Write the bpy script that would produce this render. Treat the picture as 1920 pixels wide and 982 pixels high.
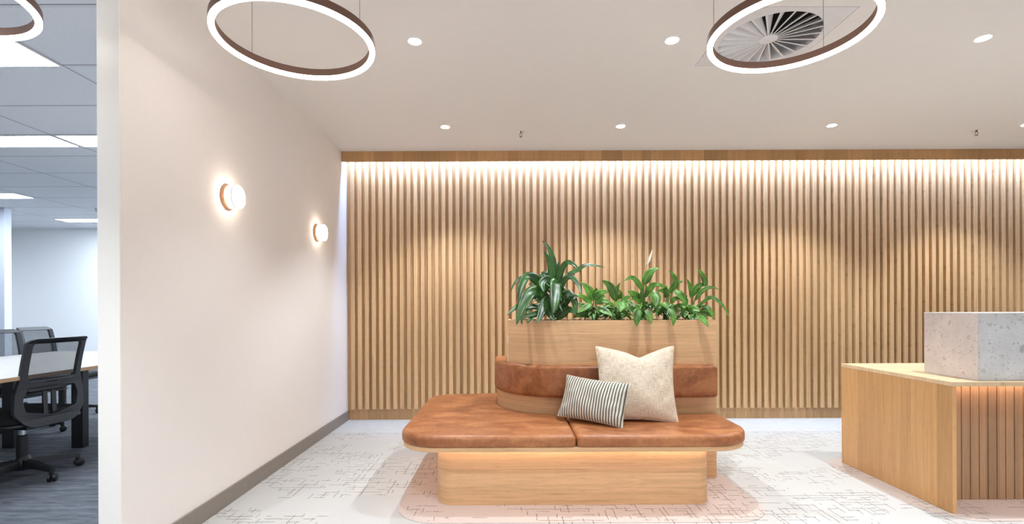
import bpy, math, random
from mathutils import Vector, Matrix
R = math.radians
PI = math.pi
random.seed(7)
for o in list(bpy.data.objects):
    bpy.data.objects.remove(o)
SC = bpy.context.scene
COL = SC.collection

# ------------------------------------------------------------------ camera, world, exposure
EYE = 1.15
F = 915.0
VPX, VPY = 953.0, 576.0
ROLL = 0.22
cam = bpy.data.cameras.new('camera')
cam.sensor_width = 36.0
cam.lens = F / 1920.0 * 36.0
cam.shift_x = (960 - VPX) / 1920.0
cam.shift_y = (VPY - 491) / 1920.0
cam.clip_start = 0.05
co = bpy.data.objects.new('camera', cam)
COL.objects.link(co)
co.matrix_world = Matrix.Translation((0, 0, EYE)) @ Matrix.Rotation(R(90), 4, 'X') @ Matrix.Rotation(R(-ROLL), 4, 'Z')
SC.camera = co
SC.view_settings.view_transform = 'Standard'
SC.view_settings.look = 'None'
SC.view_settings.gamma = 1.0
SC.view_settings.use_curve_mapping = False
SC.view_settings.exposure = 0.14
w = bpy.data.worlds.new('world')
SC.world = w
w.use_nodes = True
w.node_tree.nodes['Background'].inputs[0].default_value = (0.8, 0.85, 1, 1)
w.node_tree.nodes['Background'].inputs[1].default_value = 0.1

# light levels
P_DOWN = 48.0
C_DOWN = (0.92, 1.0, 1.05)
L_RING = 16.0
L_PANEL = 36.0
L_COVE = 190.0
L_BENCH = 15.0
L_DESK = 24.0
P_FILL = 62.0
L_SCONCE = 11.0

def W(px, py, z):
    """a point seen at a photograph pixel, at depth z in front of the camera"""
    dx, dy = px - VPX, py - VPY
    a = R(ROLL)
    x = dx * math.cos(a) - dy * math.sin(a)
    y = dx * math.sin(a) + dy * math.cos(a)
    return Vector((x / F * z, z, EYE - y / F * z))

# fill light added outside an unseen opening behind the camera to brighten the room
dl_ = bpy.data.lights.new('front_fill', 'AREA')
dl_.shape = 'RECTANGLE'; dl_.size = 6.4; dl_.size_y = 2.1; dl_.energy = P_FILL; dl_.color = (1.0, 0.98, 0.97)
do_ = bpy.data.objects.new('front_fill', dl_); COL.objects.link(do_)
do_.location = (1.2, -3.34, 1.35); do_.rotation_euler = (R(90), 0, 0)

# ------------------------------------------------------------------ materials
def lin(c):
    return tuple(((v / 255.0) / 12.92 if v / 255.0 <= 0.04045 else (((v / 255.0) + 0.055) / 1.055) ** 2.4) for v in c) + (1.0,)

class NT:
    def __init__(s, name):
        s.m = bpy.data.materials.new(name)
        s.m.use_nodes = True
        s.t = s.m.node_tree
        s.b = s.t.nodes['Principled BSDF']
    def n(s, ty, **kw):
        nd = s.t.nodes.new(ty)
        for k, v in kw.items():
            setattr(nd, k, v)
        return nd
    def put(s, sock, v):
        if isinstance(v, bpy.types.NodeSocket):
            s.t.links.new(v, sock)
        elif v is not None:
            sock.default_value = v
    def math(s, op, a, b=None, c=None):
        nd = s.n('ShaderNodeMath', operation=op)
        s.put(nd.inputs[0], a)
        if b is not None: s.put(nd.inputs[1], b)
        if c is not None: s.put(nd.inputs[2], c)
        return nd.outputs[0]
    def coords(s, kind='Object'):
        tc = s.n('ShaderNodeTexCoord')
        sp = s.n('ShaderNodeSeparateXYZ')
        s.t.links.new(tc.outputs[kind], sp.inputs[0])
        return tc.outputs[kind], sp.outputs[0], sp.outputs[1], sp.outputs[2]
    def vec(s, x, y, z):
        c = s.n('ShaderNodeCombineXYZ')
        s.put(c.inputs[0], x); s.put(c.inputs[1], y); s.put(c.inputs[2], z)
        return c.outputs[0]
    def noise(s, v, scale=1.0, detail=2.0, rough=0.5, dist=0.0):
        nd = s.n('ShaderNodeTexNoise')
        s.put(nd.inputs['Vector'], v)
        nd.inputs['Scale'].default_value = scale
        nd.inputs['Detail'].default_value = detail
        nd.inputs['Roughness'].default_value = rough
        nd.inputs['Distortion'].default_value = dist
        return nd.outputs[0]
    def white(s, v):
        nd = s.n('ShaderNodeTexWhiteNoise', noise_dimensions='3D')
        s.put(nd.inputs['Vector'], v)
        return nd.outputs[0]
    def ramp(s, f, stops, interp='LINEAR'):
        nd = s.n('ShaderNodeValToRGB')
        nd.color_ramp.interpolation = interp
        e = nd.color_ramp.elements
        while len(e) < len(stops):
            e.new(0.5)
        for i, (p, c) in enumerate(stops):
            e[i].position = p
            e[i].color = c if len(c) == 4 else tuple(c) + (1,)
        s.put(nd.inputs[0], f)
        return nd.outputs[0]
    def mix(s, f, a, b, mode='MIX'):
        nd = s.n('ShaderNodeMix', data_type='RGBA', blend_type=mode)
        s.put(nd.inputs[0], f)
        s.put(nd.inputs[6], a)
        s.put(nd.inputs[7], b)
        return nd.outputs[2]
    def col(s, v):
        s.put(s.b.inputs['Base Color'], v)
    def bump(s, h, strength=0.2, dist=0.002):
        nd = s.n('ShaderNodeBump')
        nd.inputs['Strength'].default_value = strength
        nd.inputs['Distance'].default_value = dist
        s.put(nd.inputs['Height'], h)
        s.t.links.new(nd.outputs[0], s.b.inputs['Normal'])
    def set(s, **kw):
        for k, v in kw.items():
            s.b.inputs[k.replace('_', ' ')].default_value = v

def plain(name, c, rough=0.5, metal=0.0, spec=0.5, speck=0.0):
    t = NT(name)
    co_, x, y, z = t.coords()
    n = t.noise(co_, 30, 3)
    a = lin(c)
    k = (0.006 if 'paint' in name or 'wall' in name else 0.03) + speck
    lo = tuple(v * (1 - k) for v in a[:3]) + (1,)
    hi = tuple(min(1, v * (1 + k)) for v in a[:3]) + (1,)
    t.col(t.ramp(n, [(0.3, lo), (0.7, hi)]))
    t.set(Roughness=rough, Metallic=metal)
    t.b.inputs['Specular IOR Level'].default_value = spec
    return t.m

def emit(name, c, strength):
    t = NT(name)
    t.col((0.9, 0.9, 0.9, 1))
    t.b.inputs['Emission Color'].default_value = c if len(c) == 4 else tuple(c) + (1,)
    t.b.inputs['Emission Strength'].default_value = strength
    return t.m

def wood(name, across, along, base, board=0.12, var=0.12, off=0.0, seam=0.25, grain=1.0, rough=0.45, lines=()):
    """oak veneer: grain runs along one local axis, boards step across another"""
    t = NT(name)
    v, x, y, z = t.coords()
    ax = {'x': x, 'y': y, 'z': z, 'xy': None}
    xy = t.math('ADD', x, y)
    pick = lambda k: xy if k == 'xy' else ax[k]
    A, L = pick(across), pick(along)
    s = t.math('DIVIDE', t.math('ADD', A, off), board)
    # slightly uneven board widths
    s = t.math('ADD', s, t.math('MULTIPLY', t.math('SINE', t.math('MULTIPLY', s, 2.3)), 0.22))
    cell = t.math('FLOOR', s)
    fr = t.math('FRACT', s)
    wn = t.white(t.vec(cell, 3.1, 7.7))
    third = {'x': z, 'z': x, 'xy': z, 'y': z}[across] if along != 'z' else (y if across == 'x' else x)
    g1 = t.noise(t.vec(t.math('MULTIPLY', A, 110.0), t.math('MULTIPLY', L, 3.0), t.math('MULTIPLY', cell, 5.3)), 1.0, 4, 0.6, 0.6)
    g2 = t.noise(t.vec(t.math('MULTIPLY', A, 22.0), t.math('MULTIPLY', L, 1.1), t.math('ADD', t.math('MULTIPLY', cell, 9.1), 4.0)), 1.0, 3, 0.55, 1.6)
    g3 = t.noise(t.vec(t.math('MULTIPLY', A, 420.0), t.math('MULTIPLY', L, 14.0), 2.0), 1.0, 2, 0.5)
    b = lin(base)
    mul = lambda k, w_=0: (b[0] * k, b[1] * (k - 0.012 * w_), b[2] * (k - 0.03 * w_), 1)
    c0 = t.ramp(g1, [(0.28, mul(1 - 0.20 * grain, 1)), (0.5, mul(1.0)), (0.72, mul(1 + 0.10 * grain))])
    c1 = t.mix(0.5, c0, t.ramp(g2, [(0.3, mul(1 - 0.22 * grain, 2)), (0.55, mul(1.0)), (0.75, mul(1.1))]))
    tone = t.ramp(wn, [(0, (1 - var, 1 - var * 1.1, 1 - var * 1.3, 1)), (1, (1 + var * 0.6, 1 + var * 0.6, 1 + var * 0.6, 1))])
    c2 = t.mix(1.0, c1, tone, 'MULTIPLY')
    pores = t.ramp(g3, [(0.32, (0.80, 0.76, 0.70, 1)), (0.42, (1, 1, 1, 1))])
    c2 = t.mix(0.85, c2, t.mix(1.0, c2, pores, 'MULTIPLY'))
    if seam:
        wn2 = t.white(t.vec(cell, 9.1, 1.7))
        line = t.math('MULTIPLY', t.math('LESS_THAN', fr, 0.0025 / board), t.math('GREATER_THAN', wn2, 0.45))
        c2 = t.mix(t.math('MULTIPLY', line, seam), c2, mul(1.75))
    for zz in lines:
        c2 = t.mix(t.math('MULTIPLY', t.math('LESS_THAN', t.math('ABSOLUTE', t.math('SUBTRACT', A, zz)), 0.0013), 0.55), c2, mul(1.7))
    t.col(c2)
    t.set(Roughness=rough)
    t.bump(g1, 0.08, 0.001)
    return t.m

M = {}
M['ceil'] = plain('ceiling_paint', (235, 231, 227), 0.9, spec=0.1)
M['wall'] = plain('warm_wall_paint', (240, 235, 232), 0.85, spec=0.15)
M['wall_end'] = plain('white_wall_paint', (246, 242, 236), 0.8, spec=0.15)
M['office_wall'] = plain('cool_white_wall', (246, 248, 250), 0.6, spec=0.3)
M['skirt'] = plain('grey_skirting', (138, 130, 123), 0.5)
M['slat'] = wood('oak_slat', 'x', 'z', (216, 180, 137), board=0.0716, var=0.10, off=1.609, seam=0, grain=0.9)
M['backing'] = wood('oak_backing', 'x', 'z', (200, 160, 116), board=0.09, var=0.16, seam=0.3)
M['pelmet'] = wood('oak_pelmet', 'x', 'z', (190, 146, 98), board=0.13, var=0.20, seam=0.35)
M['oak_h'] = wood('oak_horizontal', 'z', 'xy', (216, 174, 130), board=0.17, var=0.10, seam=0, grain=1.4, off=0.13, lines=(0.215, 0.973))
M['oak_v'] = wood('oak_vertical', 'y', 'z', (200, 155, 105), board=0.125, var=0.27, seam=0.35)
M['oak_top'] = wood('oak_worktop', 'y', 'x', (224, 196, 160), board=0.3, var=0.05, seam=0)
M['oak_slot'] = wood('oak_front_boards', 'x', 'z', (176, 138, 104), board=0.05226, var=0.16, seam=0)
M['black'] = plain('black_plastic', (19, 20, 23), 0.4)
M['black2'] = plain('charcoal_plastic', (36, 37, 42), 0.45)
M['fabric_blk'] = plain('black_fabric', (18, 18, 20), 0.9)
M['chrome'] = plain('chrome', (200, 203, 208), 0.2, 1.0)
M['white_tab'] = wood('pale_desk_top', 'x', 'y', (150, 146, 142), board=0.4, var=0.02, seam=0, grain=0.25)
M['tab_edge'] = plain('desk_edge_band', (176, 140, 104), 0.5)
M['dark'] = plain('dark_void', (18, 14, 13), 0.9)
M['bronze'] = plain('bronze_metal', (120, 92, 80), 0.45, 0.5)
M['brass'] = plain('sconce_ring', (196, 150, 110), 0.35, 0.6)
M['wire'] = plain('wire_steel', (110, 104, 100), 0.4, 0.6)
M['white_metal'] = plain('white_metal', (225, 224, 226), 0.5)
M['trimw'] = plain('white_trim', (235, 234, 232), 0.5)
M['column'] = plain('column_paint', (205, 212, 226), 0.5)
M['ring_glow'] = emit('ring_diffuser', (1.0, 0.92, 0.85), L_RING)
M['down_glow'] = emit('downlight_lens', (0.93, 0.97, 1.0), 14)
M['panel_glow'] = emit('panel_diffuser', (0.80, 0.90, 1.0), L_PANEL)
M['cove_glow'] = emit('cove_led', (0.38, 0.59, 1.0), L_COVE)
M['bench_glow'] = emit('bench_led', (1.0, 0.76, 0.60), L_BENCH)
M['desk_glow'] = emit('desk_led', (1.0, 0.72, 0.55), L_DESK)
M['sconce_glow'] = emit('sconce_glass', (1.0, 0.84, 0.68), L_SCONCE)

def carpet(name, base, strip=False):
    t = NT(name)
    v, x, y, z = t.coords()
    # world aligned: the mesh objects sit at the origin
    def lines(A, B, pitch, seg, wdt, seed, dens):
        wob = t.math('MULTIPLY', t.math('SUBTRACT', t.noise(t.vec(t.math('MULTIPLY', B, 9.0), t.math('MULTIPLY', A, 3.0), seed), 1.0, 2), 0.5), 0.018)
        a = t.math('ADD', A, wob)
        s = t.math('DIVIDE', a, pitch)
        row = t.math('FLOOR', s)
        jit = t.math('MULTIPLY', t.white(t.vec(row, seed, 1.3)), 0.7)
        fr = t.math('ABSOLUTE', t.math('SUBTRACT', t.math('SUBTRACT', t.math('FRACT', s), 0.12), jit))
        on = t.math('LESS_THAN', fr, wdt / pitch)
        bs = t.math('ADD', t.math('DIVIDE', B, seg), t.math('MULTIPLY', t.white(t.vec(row, 5.5, seed)), 7.0))
        wn = t.white(t.vec(t.math('FLOOR', bs), row, seed))
        return t.math('MULTIPLY', on, t.math('GREATER_THAN', wn, dens))
    l1 = lines(y, x, 0.040, 0.070, 0.0026, 2.2, 0.50)
    l2 = lines(x, y, 0.046, 0.055, 0.0021, 8.4, 0.56)
    l = t.math('MAXIMUM', l1, l2)
    # patchy clusters on carpet planks (0.25 x 1 m)
    pl = t.white(t.vec(t.math('FLOOR', t.math('DIVIDE', x, 1.0)), t.math('FLOOR', t.math('DIVIDE', y, 0.25)), 4.4))
    cl = t.noise(t.vec(t.math('MULTIPLY', x, 2.6), t.math('MULTIPLY', y, 4.6), 1.5), 1.0, 2, 0.5)
    mask = t.math('GREATER_THAN', t.math('ADD', cl, t.math('MULTIPLY', pl, 0.10)), 0.530)
    fray = t.math('GREATER_THAN', t.noise(t.vec(t.math('MULTIPLY', x, 160.0), t.math('MULTIPLY', y, 160.0), 0.0), 1.0, 1), 0.40)
    l = t.math('MULTIPLY', t.math('MULTIPLY', l, mask), fray)
    if strip:
        l = t.math('MULTIPLY', l, t.math('LESS_THAN', y, 4.487))
    fib = t.noise(v, 260.0, 2)
    b = lin(base)
    m = lambda k: (b[0] * k, b[1] * k, b[2] * k, 1)
    c = t.ramp(fib, [(0.3, m(0.86)), (0.7, m(1.08))])
    c = t.mix(1.0, c, t.ramp(pl, [(0, (0.96, 0.96, 0.97, 1)), (1, (1.02, 1.015, 1.0, 1))]), 'MULTIPLY')
    dk = t.mix(0.5, lin((92, 83, 78)), lin((124, 111, 104)))
    c = t.mix(t.math('MULTIPLY', l, 0.95), c, dk)
    if strip:
        st = t.math('GREATER_THAN', y, 4.487)
        brushed = t.noise(t.vec(t.math('MULTIPLY', x, 8.0), t.math('MULTIPLY', y, 60.0), 0.0), 1.0, 3)
        c = t.mix(st, c, t.ramp(brushed, [(0.3, lin((186, 186, 185))), (0.7, lin((201, 201, 200)))]))
        seam = t.math('LESS_THAN', t.math('ABSOLUTE', t.math('SUBTRACT', y, 4.487)), 0.0035)
        c = t.mix(t.math('MULTIPLY', seam, 0.5), c, lin((140, 140, 142)))
    t.col(c)
    t.set(Roughness=0.95)
    t.b.inputs['Specular IOR Level'].default_value = 0.1
    t.bump(fib, 0.35, 0.003)
    return t.m
M['carpet'] = carpet('patterned_carpet', (195, 193, 191), True)
M['carpet_pink'] = carpet('peach_carpet', (203, 189, 183))

def office_carpet():
    t = NT('grey_office_carpet')
    v, x, y, z = t.coords()
    n = t.noise(v, 220, 3)
    st = t.noise(t.vec(t.math('MULTIPLY', x, 5.0), t.math('MULTIPLY', y, 26.0), 0.0), 1.0, 4, 0.6, 0.8)
    c = t.ramp(n, [(0.25, lin((58, 60, 64))), (0.75, lin((112, 114, 120)))])
    c = t.mix(0.6, c, t.ramp(st, [(0.35, lin((72, 75, 82))), (0.65, lin((116, 119, 127)))]))
    t.col(c); t.set(Roughness=0.95); t.b.inputs['Specular IOR Level'].default_value = 0.1
    t.bump(n, 0.4, 0.004)
    return t.m
M['office_carpet'] = office_carpet()

def tiles():
    t = NT('office_ceiling_tile')
    v, x, y, z = t.coords()
    n = t.noise(v, 150, 1)
    c = t.ramp(n, [(0.28, lin((150, 154, 162))), (0.36, lin((224, 226, 230)))])
    c = t.mix(0.55, c, lin((224, 226, 230)))
    def bars(A, off, pitch):
        s = t.math('DIVIDE', t.math('SUBTRACT', A, off), pitch)
        d = t.math('MULTIPLY', t.math('FRACT', t.math('ADD', s, 0.5)), pitch)
        d = t.math('SUBTRACT', d, pitch / 2)
        bar = t.math('LESS_THAN', t.math('ABSOLUTE', d), 0.013)
        dark = t.math('LESS_THAN', t.math('ABSOLUTE', t.math('SUBTRACT', d, -0.013)), 0.004)
        return bar, dark
    b1, d1 = bars(y, 2.507, 0.618)
    b2, d2 = bars(x, -2.83, 1.24)
    c = t.mix(t.math('MAXIMUM', b1, b2), c, lin((212, 214, 219)))
    c = t.mix(t.math('MULTIPLY', t.math('MAXIMUM', d1, d2), 0.75), c, lin((50, 54, 62)))
    t.col(c); t.set(Roughness=0.9)
    return t.m
M['tiles'] = tiles()

def leather():
    t = NT('tan_leather')
    v, x, y, z = t.coords()
    n1 = t.noise(t.vec(t.math('MULTIPLY', x, 4.0), t.math('MULTIPLY', y, 9.0), t.math('MULTIPLY', z, 9.0)), 1.0, 5, 0.62, 0.8)
    n2 = t.noise(v, 38, 4, 0.65)
    n3 = t.noise(v, 420, 2)
    c = t.ramp(n1, [(0.28, lin((120, 68, 38))), (0.5, lin((160, 99, 59))), (0.72, lin((196, 134, 86)))])
    c = t.mix(0.35, c, t.ramp(n2, [(0.3, lin((112, 62, 36))), (0.7, lin((184, 118, 74)))]))
    t.col(c)
    t.set(Roughness=0.42)
    t.b.inputs['Specular IOR Level'].default_value = 0.4
    t.bump(n3, 0.12, 0.001)
    return t.m
M['leather'] = leather()

def terrazzo(name, base, chips, seed):
    t = NT(name)
    v, x, y, z = t.coords()
    base = lin(base)
    n = t.noise(v, 9, 4, 0.6)
    m = lambda k: (base[0] * k, base[1] * k, base[2] * k, 1)
    c = t.ramp(n, [(0.3, m(0.90)), (0.7, m(1.08))])
    wv = t.n('ShaderNodeVectorMath', operation='ADD')
    t.t.links.new(v, wv.inputs[0])
    nn = t.n('ShaderNodeTexNoise'); nn.inputs['Scale'].default_value = 22
    t.t.links.new(v, nn.inputs['Vector'])
    sc_ = t.n('ShaderNodeVectorMath', operation='SCALE'); sc_.inputs['Scale'].default_value = 0.055
    t.t.links.new(nn.outputs['Color'], sc_.inputs[0]); t.t.links.new(sc_.outputs[0], wv.inputs[1])
    for scale, th, prob, cc, k in ((10, 0.30, 0.84, chips[0], 0.75), (30, 0.30, 0.82, chips[1], 0.65), (95, 0.32, 0.80, chips[2], 0.6)):
        vo = t.n('ShaderNodeTexVoronoi')
        vo.inputs['Scale'].default_value = scale
        t.t.links.new(wv.outputs[0], vo.inputs['Vector'])
        sp = t.n('ShaderNodeSeparateColor'); t.t.links.new(vo.outputs['Color'], sp.inputs[0])
        inside = t.math('LESS_THAN', vo.outputs['Distance'], t.math('MULTIPLY', t.math('ADD', sp.outputs[1], 0.5), th))
        pick = t.math('GREATER_THAN', sp.outputs[0], prob)
        c = t.mix(t.math('MULTIPLY', t.math('MULTIPLY', inside, pick), k), c, lin(cc))
    t.col(c); t.set(Roughness=0.35)
    return t.m
M['terra_pink'] = terrazzo('pink_terrazzo', (226, 218, 216), ((196, 164, 148), (204, 182, 170), (176, 152, 140)), 1)
M['terra_grey'] = terrazzo('grey_terrazzo', (218, 220, 222), ((166, 168, 171), (182, 184, 186), (150, 150, 152)), 2)
M['terra_top'] = plain('terrazzo_top', (235, 232, 230), 0.4)

def linen():
    t = NT('cream_linen')
    v, x, y, z = t.coords()
    a = t.noise(t.vec(t.math('MULTIPLY', x, 300.0), t.math('MULTIPLY', z, 25.0), 0.0), 1.0, 3)
    b = t.noise(t.vec(t.math('MULTIPLY', x, 25.0), t.math('MULTIPLY', z, 300.0), 3.0), 1.0, 3)
    s = t.math('ADD', t.math('MULTIPLY', a, 0.5), t.math('MULTIPLY', b, 0.5))
    t.col(t.ramp(s, [(0.36, lin((190, 166, 138))), (0.5, lin((226, 210, 190))), (0.6, lin((236, 223, 206)))]))
    t.set(Roughness=0.9); t.b.inputs['Specular IOR Level'].default_value = 0.1
    t.bump(s, 0.5, 0.003)
    return t.m
M['linen'] = linen()

def stripes():
    t = NT('striped_cotton')
    v, x, y, z = t.coords()
    u = t.math('ADD', x, t.math('MULTIPLY', t.noise(v, 8, 2), 0.006))
    fr = t.math('FRACT', t.math('DIVIDE', u, 0.0172))
    s = t.math('LESS_THAN', fr, 0.58)
    wv = t.noise(v, 500, 2)
    dk = t.ramp(wv, [(0.3, lin((78, 82, 76))), (0.7, lin((110, 113, 104)))])
    lt = t.ramp(wv, [(0.3, lin((206, 198, 184))), (0.7, lin((232, 226, 214)))])
    t.col(t.mix(s, dk, lt))
    t.set(Roughness=0.9); t.b.inputs['Specular IOR Level'].default_value = 0.1
    t.bump(wv, 0.3, 0.002)
    return t.m
M['stripes'] = stripes()

def leafmat(name, lo, hi, rib, freq):
    t = NT(name)
    v, u, w_, q = t.coords('UV')
    uu = t.math('ABSOLUTE', t.math('SUBTRACT', u, 0.5))
    vein = t.math('SINE', t.math('MULTIPLY', t.math('SUBTRACT', w_, t.math('MULTIPLY', uu, 0.5)), freq))
    o = t.n('ShaderNodeTexCoord')
    n = t.noise(o.outputs['Object'], 14, 3)
    c = t.ramp(n, [(0.3, lin(lo)), (0.7, lin(hi))])
    c = t.mix(t.math('MULTIPLY', t.math('GREATER_THAN', vein, 0.75), 0.25), c, lin(rib))
    c = t.mix(t.math('MULTIPLY', t.math('LESS_THAN', uu, 0.025), 0.5), c, lin(rib))
    t.col(c)
    t.set(Roughness=0.36)
    t.b.inputs['Specular IOR Level'].default_value = 0.6
    t.b.inputs['Transmission Weight'].default_value = 0.0
    tr = t.n('ShaderNodeBsdfTranslucent')
    t.put(tr.inputs[0], t.mix(0.5, c, lin((120, 170, 30))))
    ms = t.n('ShaderNodeMixShader')
    ms.inputs[0].default_value = 0.18
    out = t.t.nodes['Material Output']
    t.t.links.new(t.b.outputs[0], ms.inputs[1]); t.t.links.new(tr.outputs[0], ms.inputs[2])
    t.t.links.new(ms.outputs[0], out.inputs[0])
    t.bump(vein, 0.15, 0.002)
    return t.m
M['leaf_dark'] = leafmat('dark_leaf', (18, 46, 16), (60, 110, 42), (96, 136, 76), 0.0)
M['leaf'] = leafmat('lily_leaf', (24, 70, 14), (100, 164, 44), (170, 205, 130), 95.0)
M['stem'] = plain('green_stem', (84, 128, 58), 0.5)
M['cane'] = plain('cane_stem', (84, 92, 52), 0.7)
M['spathe'] = plain('white_spathe', (246, 244, 226), 0.5)
M['soil'] = plain('dark_soil', (30, 20, 18), 0.95, speck=0.3)

def meshmat():
    t = NT('black_mesh_fabric')
    v, x, y, z = t.coords()
    t.col(lin((36, 38, 44)))
    t.set(Roughness=0.7)
    n = t.noise(v, 30, 2)
    tr = t.n('ShaderNodeBsdfTransparent')
    ms = t.n('ShaderNodeMixShader')
    t.put(ms.inputs[0], t.ramp(n, [(0, (0.60,) * 3 + (1,)), (1, (0.68,) * 3 + (1,))]))
    t.t.links.new(tr.outputs[0], ms.inputs[1]); t.t.links.new(t.b.outputs[0], ms.inputs[2])
    t.t.links.new(ms.outputs[0], t.t.nodes['Material Output'].inputs[0])
    return t.m
M['mesh'] = meshmat()

# ------------------------------------------------------------------ geometry helpers
class MB:
    def __init__(s):
        s.v = []; s.f = []; s.uv = {}
    def add(s, vs, fs):
        b = len(s.v)
        s.v += [tuple(p) for p in vs]
        s.f += [tuple(b + i for i in f) for f in fs]
        return s
    def box(s, x0, x1, y0, y1, z0, z1):
        return s.add([(x0, y0, z0), (x1, y0, z0), (x1, y1, z0), (x0, y1, z0), (x0, y0, z1), (x1, y0, z1), (x1, y1, z1), (x0, y1, z1)],
                     [(0, 3, 2, 1), (4, 5, 6, 7), (0, 1, 5, 4), (1, 2, 6, 5), (2, 3, 7, 6), (3, 0, 4, 7)])
    def lathe(s, prof, c=(0, 0, 0), axis='z', n=32, close=True):
        """prof: (radius, height) pairs"""
        vs = []
        for r, h in prof:
            for i in range(n):
                a = 2 * PI * i / n
                p = (r * math.cos(a), r * math.sin(a), h)
                if axis == 'x': p = (p[2], p[0], p[1])
                if axis == 'y': p = (p[1], p[2], p[0])
                vs.append((p[0] + c[0], p[1] + c[1], p[2] + c[2]))
        fs = []
        for k in range(len(prof) - 1):
            for i in range(n):
                j = (i + 1) % n
                fs.append((k * n + i, k * n + j, (k + 1) * n + j, (k + 1) * n + i))
        if close:
            fs.append(tuple(reversed(range(n))))
            fs.append(tuple((len(prof) - 1) * n + i for i in range(n)))
        return s.add(vs, fs)
    def tube(s, pts, r, n=8, r1=None):
        pts = [Vector(p) for p in pts]
        vs = []
        up = Vector((0.13, 0.31, 0.94)).normalized()
        for k, p in enumerate(pts):
            t = (pts[min(k + 1, len(pts) - 1)] - pts[max(k - 1, 0)]).normalized()
            a = t.cross(up)
            if a.length < 1e-3: a = t.cross(Vector((1, 0, 0)))
            a.normalize(); b = t.cross(a)
            rr = r if r1 is None else r + (r1 - r) * k / (len(pts) - 1)
            for i in range(n):
                q = 2 * PI * i / n
                vs.append(p + a * rr * math.cos(q) + b * rr * math.sin(q))
        fs = []
        for k in range(len(pts) - 1):
            for i in range(n):
                j = (i + 1) % n
                fs.append((k * n + i, k * n + j, (k + 1) * n + j, (k + 1) * n + i))
        fs.append(tuple(reversed(range(n)))); fs.append(tuple((len(pts) - 1) * n + i for i in range(n)))
        return s.add(vs, fs)
    def slab(s, poly, z0, z1, rt=0.0, rb=0.0, seg=5):
        """a solid of plan outline poly (counter-clockwise), edges rounded by rt above, rb below"""
        n = len(poly)
        rings = []
        if rb > 0:
            for k in range(seg):
                a = PI / 2 * k / seg
                rings.append((rb * (1 - math.sin(a)), z0 + rb * (1 - math.cos(a))))
        rings.append((0, z0 + rb))
        rings.append((0, z1 - rt))
        if rt > 0:
            for k in range(1, seg + 1):
                a = PI / 2 * k / seg
                rings.append((rt * (1 - math.cos(a)), z1 - rt + rt * math.sin(a)))
        vs = []
        for d, z in rings:
            for q in inset(poly, d):
                vs.append((q[0], q[1], z))
        fs = []
        for k in range(len(rings) - 1):
            for i in range(n):
                j = (i + 1) % n
                fs.append((k * n + i, k * n + j, (k + 1) * n + j, (k + 1) * n + i))
        fs.append(tuple(reversed(range(n)))); fs.append(tuple((len(rings) - 1) * n + i for i in range(n)))
        return s.add(vs, fs)
    def shell(s, poly, t, z0, z1):
        """an upright wall of thickness t following a plan outline"""
        n = len(poly); inn = inset(poly, t)
        vs = [(p[0], p[1], z0) for p in poly] + [(p[0], p[1], z1) for p in poly] + [(p[0], p[1], z0) for p in inn] + [(p[0], p[1], z1) for p in inn]
        fs = []
        for i in range(n):
            j = (i + 1) % n
            fs += [(i, j, n + j, n + i), (2 * n + j, 2 * n + i, 3 * n + i, 3 * n + j), (n + i, n + j, 3 * n + j, 3 * n + i), (j, i, 2 * n + i, 2 * n + j)]
        return s.add(vs, fs)
    def build(s, name, mat, parent=None, smooth=None, bevel=0.0, loc=None):
        me = bpy.data.meshes.new(name)
        me.from_pydata(s.v, [], s.f)
        me.update()
        if s.uv:
            uvl = me.uv_layers.new(name='uv')
            for p in me.polygons:
                for li in p.loop_indices:
                    uvl.data[li].uv = s.uv.get(me.loops[li].vertex_index, (0.5, 0.5))
        mats = mat if isinstance(mat, (list, tuple)) else [mat]
        for m in mats: me.materials.append(m)
        if smooth is not None:
            for p in me.polygons: p.use_smooth = True
            me.set_sharp_from_angle(angle=R(smooth))
        o = bpy.data.objects.new(name, me)
        COL.objects.link(o)
        if parent is not None: o.parent = parent
        if loc is not None: o.location = loc
        if bevel:
            bm = o.modifiers.new('bevel', 'BEVEL'); bm.width = bevel; bm.segments = 2; bm.limit_method = 'ANGLE'; bm.angle_limit = R(40)
        return o

def inset(poly, d):
    if d == 0: return list(poly)
    n = len(poly); out = []
    for i in range(n):
        p0, p1, p2 = Vector(poly[i - 1]), Vector(poly[i]), Vector(poly[(i + 1) % n])
        e1 = (p1 - p0).normalized(); e2 = (p2 - p1).normalized()
        n1 = Vector((-e1.y, e1.x)); n2 = Vector((-e2.y, e2.x))
        m = n1 + n2
        if m.length < 1e-6: m = n1
        m.normalize()
        k = d / max(0.35, m.dot(n1))
        out.append((p1.x + m.x * k, p1.y + m.y * k))
    return out

def rpoly(pts):
    """outline from (x, y, corner radius) triples, counter-clockwise"""
    out = []
    n = len(pts)
    for i in range(n):
        p = Vector(pts[i][:2]); r = pts[i][2]
        if r <= 0:
            out.append(tuple(p)); continue
        a = (Vector(pts[i - 1][:2]) - p).normalized(); b = (Vector(pts[(i + 1) % n][:2]) - p).normalized()
        ang = math.acos(max(-1, min(1, a.dot(b))))
        d = r / math.tan(ang / 2)
        c = p + (a + b).normalized() * (r / math.sin(ang / 2))
        s0 = p + a * d - c; s1 = p + b * d - c
        a0 = math.atan2(s0.y, s0.x); a1 = math.atan2(s1.y, s1.x)
        da = (a1 - a0 + PI) % (2 * PI) - PI
        k = max(3, int(abs(da) / R(7)) + 1) if r > 0.03 else 4
        for j in range(k + 1):
            t = a0 + da * j / k
            out.append((c.x + r * math.cos(t), c.y + r * math.sin(t)))
    return out

def arc(cx, cy, r, a0, a1, n=20):
    return [(cx + r * math.cos(R(a0 + (a1 - a0) * i / n)), cy + r * math.sin(R(a0 + (a1 - a0) * i / n))) for i in range(n + 1)]

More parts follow.
